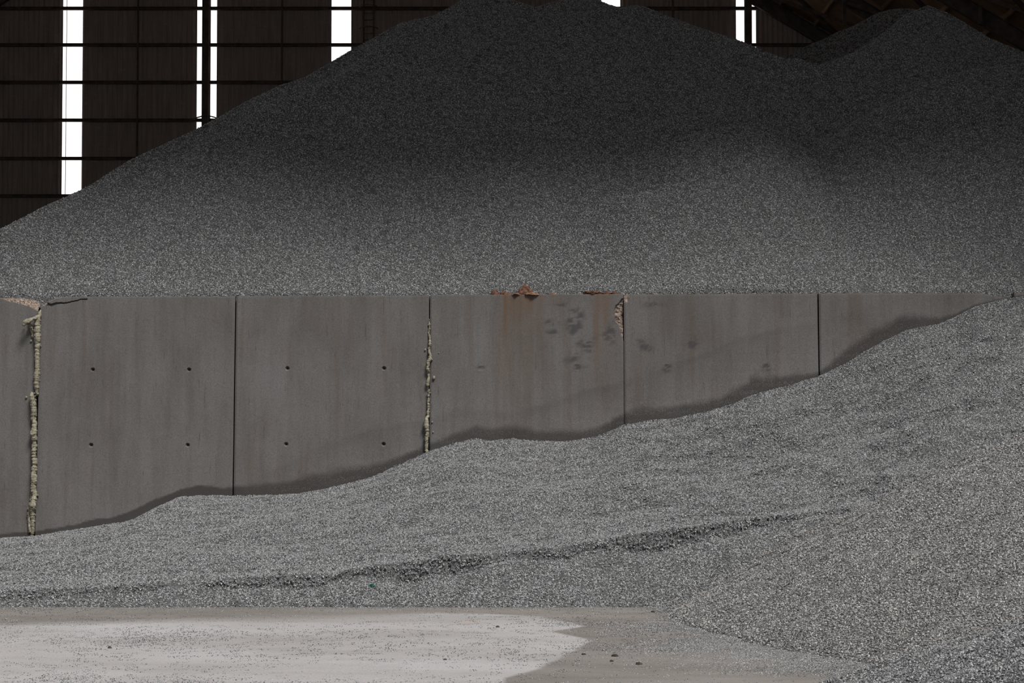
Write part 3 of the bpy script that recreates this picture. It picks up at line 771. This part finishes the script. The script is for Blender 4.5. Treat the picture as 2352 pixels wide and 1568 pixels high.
# --- the bank spilled along the front of the wall
CREST = [(-300,1372),(0,1360),(250,1352),(500,1338),(620,1330),(750,1325),(860,1303),(960,1300),(1010,1285),(1120,1278),(1200,1268),(1290,1262),(1350,1248),(1420,1240),(1500,1232),(1620,1215),(1800,1190),(2100,1150),(2500,1100)]
def bank():
    xs = np.arange(-7.0, 9.0, 0.035); ys = np.arange(18.1, 25.72, 0.035)
    X, Y = np.meshgrid(xs, ys, indexing='ij')
    toe = 18.42 + 0.035 * N1.fbm(X * 2, X * 0, 3)
    s = 0.62
    cx, cy, cz = [], [], []
    for a, b in CREST:
        r = ray(a, b); v = r[2] / r[1]; t = (EYE + v * 18.42) / (s - v)
        cx.append(r[0] / r[1] * (18.42 + t)); cy.append(18.42 + t); cz.append(s * t)
    Yc = np.interp(X, cx, cy) + 0.10 * N2.fbm(X * 1.8, X * 0 + 2, 4); Zc = np.interp(X, cx, cz)
    Zw = bank_top(X)
    u = np.clip((Y - Yc) / (WALL_Y + 0.1 - Yc), 0, 1.2)
    # gentle terrace then a steeper run up to the wall
    pw = 1.0 + 0.45 * sstep(-3, 2, X)
    upper = Zc + (Zw - Zc) * np.minimum(u, 1) ** pw
    upper = upper + 0.10 * N1.fbm(X * 0.7, Y * 0.9, 3) * sstep(0, 0.25, u) * sstep(1.0, 0.75, u)
    upper = upper + 0.035 * N2.fbm(X * 2.2, Y * 2.8, 4) * sstep(0, 0.12, u) * sstep(1.0, 0.9, u)
    qa = (Y - 1.25 * X) / 1.6; qb = (Y + 0.8 * X) / 1.3
    upper = upper + 0.13 * N3.fbm(qa * 1.5, qb * 0.22, 4) * sstep(0.3, 2.5, X) * sstep(0.0, 0.2, u) * sstep(1.0, 0.7, u)
    # an overhanging lip where machines cut the bank
    lip = 0.05 * sstep(-5.5, -2.5, X) * (0.6 + 0.8 * N3.fbm(X * 1.3, X * 0, 3))
    drop = np.interp(X, [-5, -3, -1.8, -0.5, 0.8, 1.6, 3, 6], [.03, .06, .13, .16, .13, .10, .05, .03]) * (0.75 + 0.9 * N3.fbm(X * 1.3, X * 0, 4))
    face = s * (Y - toe) + 0.03 * N3.fbm(X * 3, Y * 3, 4) * sstep(0, 0.3, Y - toe)
    face = smin(face, Zc - drop + 0.25 * (Y - Yc), 0.03)
    edge = Yc + 0.05 * N1.fbm(X * 5, X * 0 + 7, 4)
    Z = np.where(Y < edge, np.minimum(face, upper), upper + lip * np.exp(-np.maximum(Y - edge, 0) / 0.25))
    # small slumps and terracettes on the steeper right part
    tr_ = np.abs(N2.fbm(X * 1.0 + Y * 0.6, Y * 2.4 - X * 0.5, 3))
    Z = Z - 0.07 * sstep(0.10, 0.0, tr_) * sstep(0.5, 2.0, X) * sstep(0.05, 0.2, u) * sstep(1.0, 0.85, u)
    Z = Z + 0.010 * N3.fbm(X * 8, Y * 8, 3)
    wy = wall_front(Zw)
    Z = np.where(Y > wy + 0.05, np.minimum(Z, Zw - (Y - wy) * 0.2), Z)
    Z = np.where(Y < toe, -0.02, np.maximum(Z, -0.01))
    cover = (in_view(X, Y, Z) & (Y > toe - 0.02) & (Y < wy + 0.12)).astype(float)
    return X, Y, Z, cover
X, Y, Z, c = bank()
BANK = (X, Y, Z)
heap('gravel_bank', X, Y, Z, c, M['bed_grey'], M['stone_grey'], 560, 0.0064, 13, 'pale grey gravel bank spilled against the front of the concrete wall', group='gravel heaps')

# --- tan mound entering from the right
def mound():
    xs = np.arange(0.9, 8.0, 0.035); ys = np.arange(11.5, 26.0, 0.035)
    X, Y = np.meshgrid(xs, ys, indexing='ij')
    ang = np.arctan2(Y - 18.2, X - 9.0)
    R = 7.55 + 0.22 * N1.fbm(ang * 3, ang * 0 + 1, 4) + 0.07 * N2.fbm(ang * 16, ang * 0, 3)
    r = np.hypot(X - 9.0, (Y - 18.2) * np.where(Y > 18.2, 1.25, 1.0))
    h = R - r
    Z = 0.50 * h + 0.26 * N2.fbm(ang * 7, r * 0.2, 4) * sstep(0.1, 1.8, h) + 0.04 * N3.fbm(X * 1.8, Y * 1.8, 4) * sstep(0, 0.5, h) + 0.012 * N1.fbm(X * 7, Y * 7, 3)
    Z = smin(Z, 0.30 * h + 0.9, 0.5)
    Z = np.where(h < 0, -0.05, Z)
    return X, Y, Z, (in_view(X, Y, Z) & (h > -0.02)).astype(float)
X, Y, Z, c = mound()
heap('gravel_mound', X, Y, Z, c, M['bed_tan'], M['stone_tan'], 560, 0.0064, 14, 'tan-tinged gravel mound sloping in from the right in front of the grey bank', group='gravel heaps')
# --- low grey mound in the near right corner
def corner():
    xs = np.arange(0.5, 6.0, 0.04); ys = np.arange(8.0, 15.5, 0.04)
    X, Y = np.meshgrid(xs, ys, indexing='ij')
    ang = np.arctan2(Y - 11.3, X - 5.6)
    h = 3.85 + 0.25 * N2.fbm(ang * 4, ang * 0, 4) - np.hypot(X - 5.6, Y - 11.3)
    Z = np.where(h < 0, -0.05, 0.36 * h + 0.04 * N1.fbm(X * 2, Y * 2, 4) * sstep(0, 0.4, h))
    return X, Y, Z, (in_view(X, Y, Z) & (h > -0.02)).astype(float)
X, Y, Z, c = corner()
heap('gravel_mound', X, Y, Z, c, M['bed_grey'], M['stone_grey'], 560, 0.0064, 15, 'low blue-grey gravel mound in the near right corner of the floor', group='gravel heaps')

# --- loose grit strewn on the slab: nobody could count it
def grit_field():
    xs = np.arange(-5.0, 5.0, 0.06); ys = np.arange(12.3, 18.5, 0.06)
    X, Y = np.meshgrid(xs, ys, indexing='ij')
    d = 0.10 + 0.5 * sstep(0.0, 0.5, N1.fbm(X * 0.7, Y * 1.1, 4)) * sstep(16.8, 15.0, Y)
    ang = np.arctan2(Y - 18.2, X - 9.0); h = 7.6 - np.hypot(X - 9, Y - 18.2)
    d = d + 2.2 * sstep(17.4, 16.4, Y) * sstep(-1.7, -0.1, h) * sstep(-0.25, 0.35, N2.fbm(X * 1.1, Y * 1.8, 4) + 0.15) + 1.8 * sstep(-0.18, 0.0, h)
    d = d + 0.25 * sstep(18.1, 18.4, Y)
    return X, Y, d * (h < 0.2) * (Y < 18.44)
X, Y, d = grit_field()
me = mesh_np('grit', np.stack([X, Y, X * 0 + 0.001], -1), grid_quads(*X.shape))
attr(me, 'cover', d)
g = new_obj('loose_gravel', me, None, [M['floor']])
ng = stone_nodes('grit_stones', M['stone_grey'], 700, 0.0037, 21, 1100.0, 0.05, 0.3)
for l in [l for l in ng.links if l.to_node.type == 'JOIN_GEOMETRY' and l.from_node.type == 'GROUP_INPUT']: ng.links.remove(l)
md = g.modifiers.new('stones', 'NODES'); md.node_group = ng
tag(g, 'loose grit and small stones strewn over the dusty floor slab', 'gravel', None, 'stuff')

# ---------------------------------------------------------------- lumps, foam, scraps
def ico(sub=3):
    import bmesh
    bm = bmesh.new(); bmesh.ops.create_icosphere(bm, subdivisions=sub, radius=1.0)
    V = np.array([v.co[:] for v in bm.verts]); Fc = np.array([[v.index for v in f.verts] for f in bm.faces]); bm.free()
    return V, Fc
ICO3, ICOF3 = ico(4)
ICO2, ICOF2 = ico(2)
def n3(V, s, seed):
    a = N1.fbm(V[:, 0] * s + seed, V[:, 1] * s + seed * 1.7, 4); b = N2.fbm(V[:, 1] * s + seed, V[:, 2] * s - seed, 4); c = N3.fbm(V[:, 2] * s + 2 * seed, V[:, 0] * s, 4)
    return (a + b + c) / 1.6
def lump(name, loc, size, mat_, seed, rough=0.35, peak=0.0, label=None, cat=None, group=None):
    V = ICO3.copy(); r = 1 + rough * n3(V, 1.6, seed) + 0.12 * n3(V, 6, seed + 5)
    V = V * r[:, None]
    if peak: V[:, :2] *= (1 - peak * np.clip(V[:, 2:3], -1, 1) * 0.8)
    V[:, 2] = np.maximum(V[:, 2], -0.35) + 0.35
    V = V * np.array(size)
    me = mesh_np(name, V, ICOF3, smooth=False)
    o = new_obj(name, me, None, [mat_]); o.location = loc
    tag(o, label, cat, group)
    return o
def top_at(px, back=0.07):
    x = on_wall(px, 680)[0]; z = wall_height(x)
    return (x, wall_front(z) + back, z - 0.004)
LUMPS = [ # px, half width px, height px, material, peak, label
    (1137, 11, 13, 'rust_lump', 0.1, 'rounded brown rust lump on the wall top, nearest the thin foam bead'),
    (1160, 13, 11, 'rust_lump', 0.5, 'low pointed rust lump on the wall top between a rounded one and the tallest'),
    (1207, 21, 25, 'rust_lump', 0.75, 'tallest pointed rust-brown lump on the wall top above the rust streak'),
    (1222, 16, 7, 'ochre_lump', 0.3, 'low orange crumbly lump at the right foot of the tallest rust lump'),
    (1185, 14, 4, 'ochre_lump', 0.0, 'thin reddish crust on the wall top left of the tallest lump'),
    (1264, 9, 4, 'rust_lump', 0.0, 'tiny dark red crumb on the wall top right of the tallest lump'),
    (1272, 5, 6, 'ochre_lump', 0.0, 'tiny pale orange crumb on the wall top, beside a dark red crumb'),
    (1362, 21, 10, 'rust_lump', 0.0, 'long flat layered rust slab on the wall top near the broken panel edge'),
    (1393, 12, 9, 'rust_lump', 0.1, 'brown rust lump directly right of the long flat slab on the wall top'),
    (1412, 8, 8, 'rust_lump', 0.1, 'small dark brown lump third from the broken panel edge on wall top'),
    (1423, 6, 4, 'rust_lump', 0.0, 'smallest flat brown crumb on the wall top at the broken panel edge')]
for k, (px, w_, h_, mt, pk, lb) in enumerate(LUMPS):
    loc = top_at(px, 0.09 if mt == 'rust_lump' else 0.05)
    sx, sz = w_ / 178.0, h_ / 178.0 / 1.32
    lump('rust_lump', loc, (sx, min(0.09, max(0.03, sx)), sz), M[mt], 3 + 7 * k, 0.45, pk, lb, 'rust lump', 'rust lumps on the wall top')
# a fallen earth fan under the tallest lump
def foam(name, beads, label, seed, extra=40):
    rnd = random.Random(seed); Vs = []; Fs = []; b = 0
    def ball(c, r, st=1.0):
        nonlocal b
        V = ICO2 * r; V = V * np.array([1, st, 1]) + np.array(c); Vs.append(V); Fs.append(ICOF2 + b); b += len(V)
    for chain in beads:
        for (x0, y0, r0, o0), (x1, y1, r1, o1) in zip(chain[:-1], chain[1:]):
            n = max(2, int(math.hypot(x1 - x0, y1 - y0) / 1.6))
            for k in range(n):
                t = k / n; r = (r0 + (r1 - r0) * t) * rnd.uniform(0.68, 1.2) / 178.0
                x = x0 + (x1 - x0) * t + rnd.uniform(-.8, .8); y = y0 + (y1 - y0) * t
                off = o0 + (o1 - o0) * t
                c = on_wall(x, y, off); ball(c, r)
                if off < 0.04: ball((c[0], c[1] + 0.03, c[2]), r * 0.9)
        for _ in range(extra):
            k = rnd.randrange(len(chain) - 1); t = rnd.random(); a, d = chain[k], chain[k + 1]
            x = a[0] + (d[0] - a[0]) * t; y = a[1] + (d[1] - a[1]) * t; r = a[2]
            s = rnd.choice((-1, 1))
            ball(on_wall(x + s * r * rnd.uniform(.7, 1.0), y, a[3] * rnd.uniform(.2, 1)), rnd.uniform(1.2, 2.6) / 178.0)
    me = mesh_np(name, np.concatenate(Vs), np.concatenate(Fs))
    o = new_obj(name, me, None, [M['foam']])
    rm = o.modifiers.new('merge', 'REMESH'); rm.mode = 'VOXEL'; rm.voxel_size = 0.006; rm.use_smooth_shade = True
    dg = bpy.context.evaluated_depsgraph_get(); ev = o.evaluated_get(dg)
    me2 = bpy.data.meshes.new_from_object(ev); o.modifiers.clear(); o.data = me2
    if not me2.materials: me2.materials.append(M['foam'])
    n = len(me2.vertices); co = np.empty(n * 3, np.float32); me2.vertices.foreach_get('co', co); co = co.reshape(-1, 3)
    nn = 0.006 * n3(co * np.array([1, 1, 2.0]), 40, seed) + 0.006 * n3(co * np.array([1, 1, 1.6]), 95, seed + 3)
    nv = np.empty(n * 3, np.float32); me2.vertices.foreach_get('normal', nv)
    co += nv.reshape(-1, 3) * nn[:, None]
    me2.vertices.foreach_set('co', co.ravel()); me2.update()
    tag(o, label, 'foam', 'spray foam in the wall joints')
    return o
foam('expanding_foam', [
    [(94,712,1.2,.02),(92,717,2.6,.02),(92,724,4.5,.03),(89,732,5.6,.04),(88,745,6.2,.05),(88,765,7,.05),(87,781,7.5,.05),(88,790,6.2,.04),(87,800,5,.04),(87,830,5.4,.04),(87,850,6,.04),(86,868,6.2,.04),(85,885,6.5,.03),(86,900,4,.02),(85,910,2,.0)],
    [(76,903,4.6,.07),(78,915,5.2,.08),(80,930,6,.08),(81,945,6.2,.07),(79,960,5.6,.05),(82,975,6,.06),(80,997,7,.08),(82,1010,5.6,.06),(80,1040,5.6,.05),(82,1065,6.2,.05),(79,1088,5.6,.05),(81,1105,5.8,.06),(78,1120,5.2,.05),(82,1136,6,.05),(78,1160,7.4,.07),(76,1175,5.4,.04),(77,1190,4.2,.03),(76,1215,3.6,.02),(75,1230,3,.01)],
    [(90,728,4.5,.05),(82,732,4.6,.10),(76,736,5.0,.13),(70,738,5.4,.16),(65,743,4.8,.18),(62,748,3.2,.18)],
    [(72,748,3.0,.06),(75,760,3.2,.02),(78,775,2.4,.01)],
    [(73,1135,2,.02),(70,1160,3,.02),(67,1180,3,.02),(68,1205,3.4,.02),(70,1222,3,.02)]],
    'thick knobbly yellowish foam bead with a side blob in the joint beside the broken corner', 5, 26)
foam('expanding_foam', [
    [(986,733,1.3,.01),(986,745,1.6,.01),(985,765,1.6,.01),(987,775,2.8,.02),(988,790,3.2,.03),(985,802,2.2,.02),(988,815,3.6,.04),(989,824,4.4,.05),(984,832,3.4,.05),(983,845,3.4,.06),(986,858,2.4,.03),(984,872,3.4,.04),(983,885,3.8,.04)],
    [(985,896,2.6,.05),(985,907,2.4,.04),(984,920,2.8,.03),(984,940,2.6,.03),(983,955,2.6,.03),(980,962,3.4,.04),(980,978,5.4,.06),(982,990,3.8,.05),(980,1005,3.8,.05),(980,1020,3.6,.05),(980,1040,3.6,.04)]],
    'thin crusty foam bead in the joint between the plain and the rust-streaked panels', 9, 18)
def crumb(px, py, r, seed, label):
    p = on_wall(px, py, r / 178.0 * 0.7)
    V = ICO2 * (1 + 0.4 * n3(ICO2, 2, seed))[:, None] * np.array([r / 178.0 * 0.8, r / 178.0 * 0.8, r / 178.0])
    o = new_obj('foam_crumb', mesh_np('foam_crumb', V, ICOF2, True), None, [M['foam']]); o.location = p
    tag(o, label, 'foam', 'foam crumbs stuck on the wall')
crumb(997, 867, 4.2, 3, 'largest pale foam crumb stuck on the wall right of the thin foam bead')
crumb(977, 803, 2.6, 6, 'small pale foam crumb stuck left of the thin foam bead')
crumb(1008, 810, 1.5, 8, 'tiny pale foam crumb stuck highest to the right of the thin bead')
crumb(993, 969, 2.2, 12, 'small pale foam crumb low on the wall right of the thin bead')
crumb(995, 992, 1.9, 14, 'lowest small foam crumb right of the thin bead just above the gravel')
crumb(72, 783, 3.0, 17, 'foam crumb stuck left of the thick foam bead below its side blob')
crumb(61, 912, 3.0, 19, 'foam crumb stuck left of the thick foam bead at half height')

def floor_bit(name, px, py, size, mt, seed, label, cat, group=None):
    p = at_z(px, py); lump(name, (p[0], p[1], 0.0), size, M[mt], seed, 0.45, 0.0, label, cat, group)
CL = [(1413, 1507, .035, 'largest dark clod on the brownish floor right of the pale dust'), (1405, 1519, .022, 'small dark clod just below and left of the largest one'),
      (1468, 1526, .032, 'flat dark clod on the brown floor, lower right of the largest one'), (1341, 1503, .022, 'dark clod at the ragged edge of the pale dust'),
      (1500, 1405, .022, 'dark clod on the floor strip just in front of the gravel bank toe'), (1143, 1440, .024, 'lone dark clod on the pale dust below the orange smears'),
      (252, 1488, .024, 'dark clod alone on the pale dust at the left'), (1022, 1515, .02, 'small dark clod low on the pale dust patch')]
for k, (px, py, s, lb) in enumerate(CL): floor_bit('dirt_clod', px, py, (s * .7, s * .6, s * .42), 'clod', 40 + k, lb, 'clod', 'dark clods on the floor')
def bank_z(x, y):
    X, Y, Z = BANK; i = int(round((x - X[0, 0]) / 0.035)); j = int(round((y - Y[0, 0]) / 0.035))
    return float(Z[i, j])
# scrap of green plastic on the bank: find where the sight line meets the gravel
def on_bank(px, py):
    r = ray(px, py)
    for y in np.arange(18.2, 25.2, 0.02):
        t = y / r[1]
        if EYE + r[2] * t < bank_z(r[0] * t, y): return r[0] * t, y, bank_z(r[0] * t, y)
x, y, z = on_bank(855, 1347)
lump('plastic_scrap', (x, y, z + 0.0), (0.024, 0.016, 0.02), M['green'], 71, 0.5, 0.0, 'tiny dark green plastic scrap lying on the gravel bank near the floor', 'scrap')
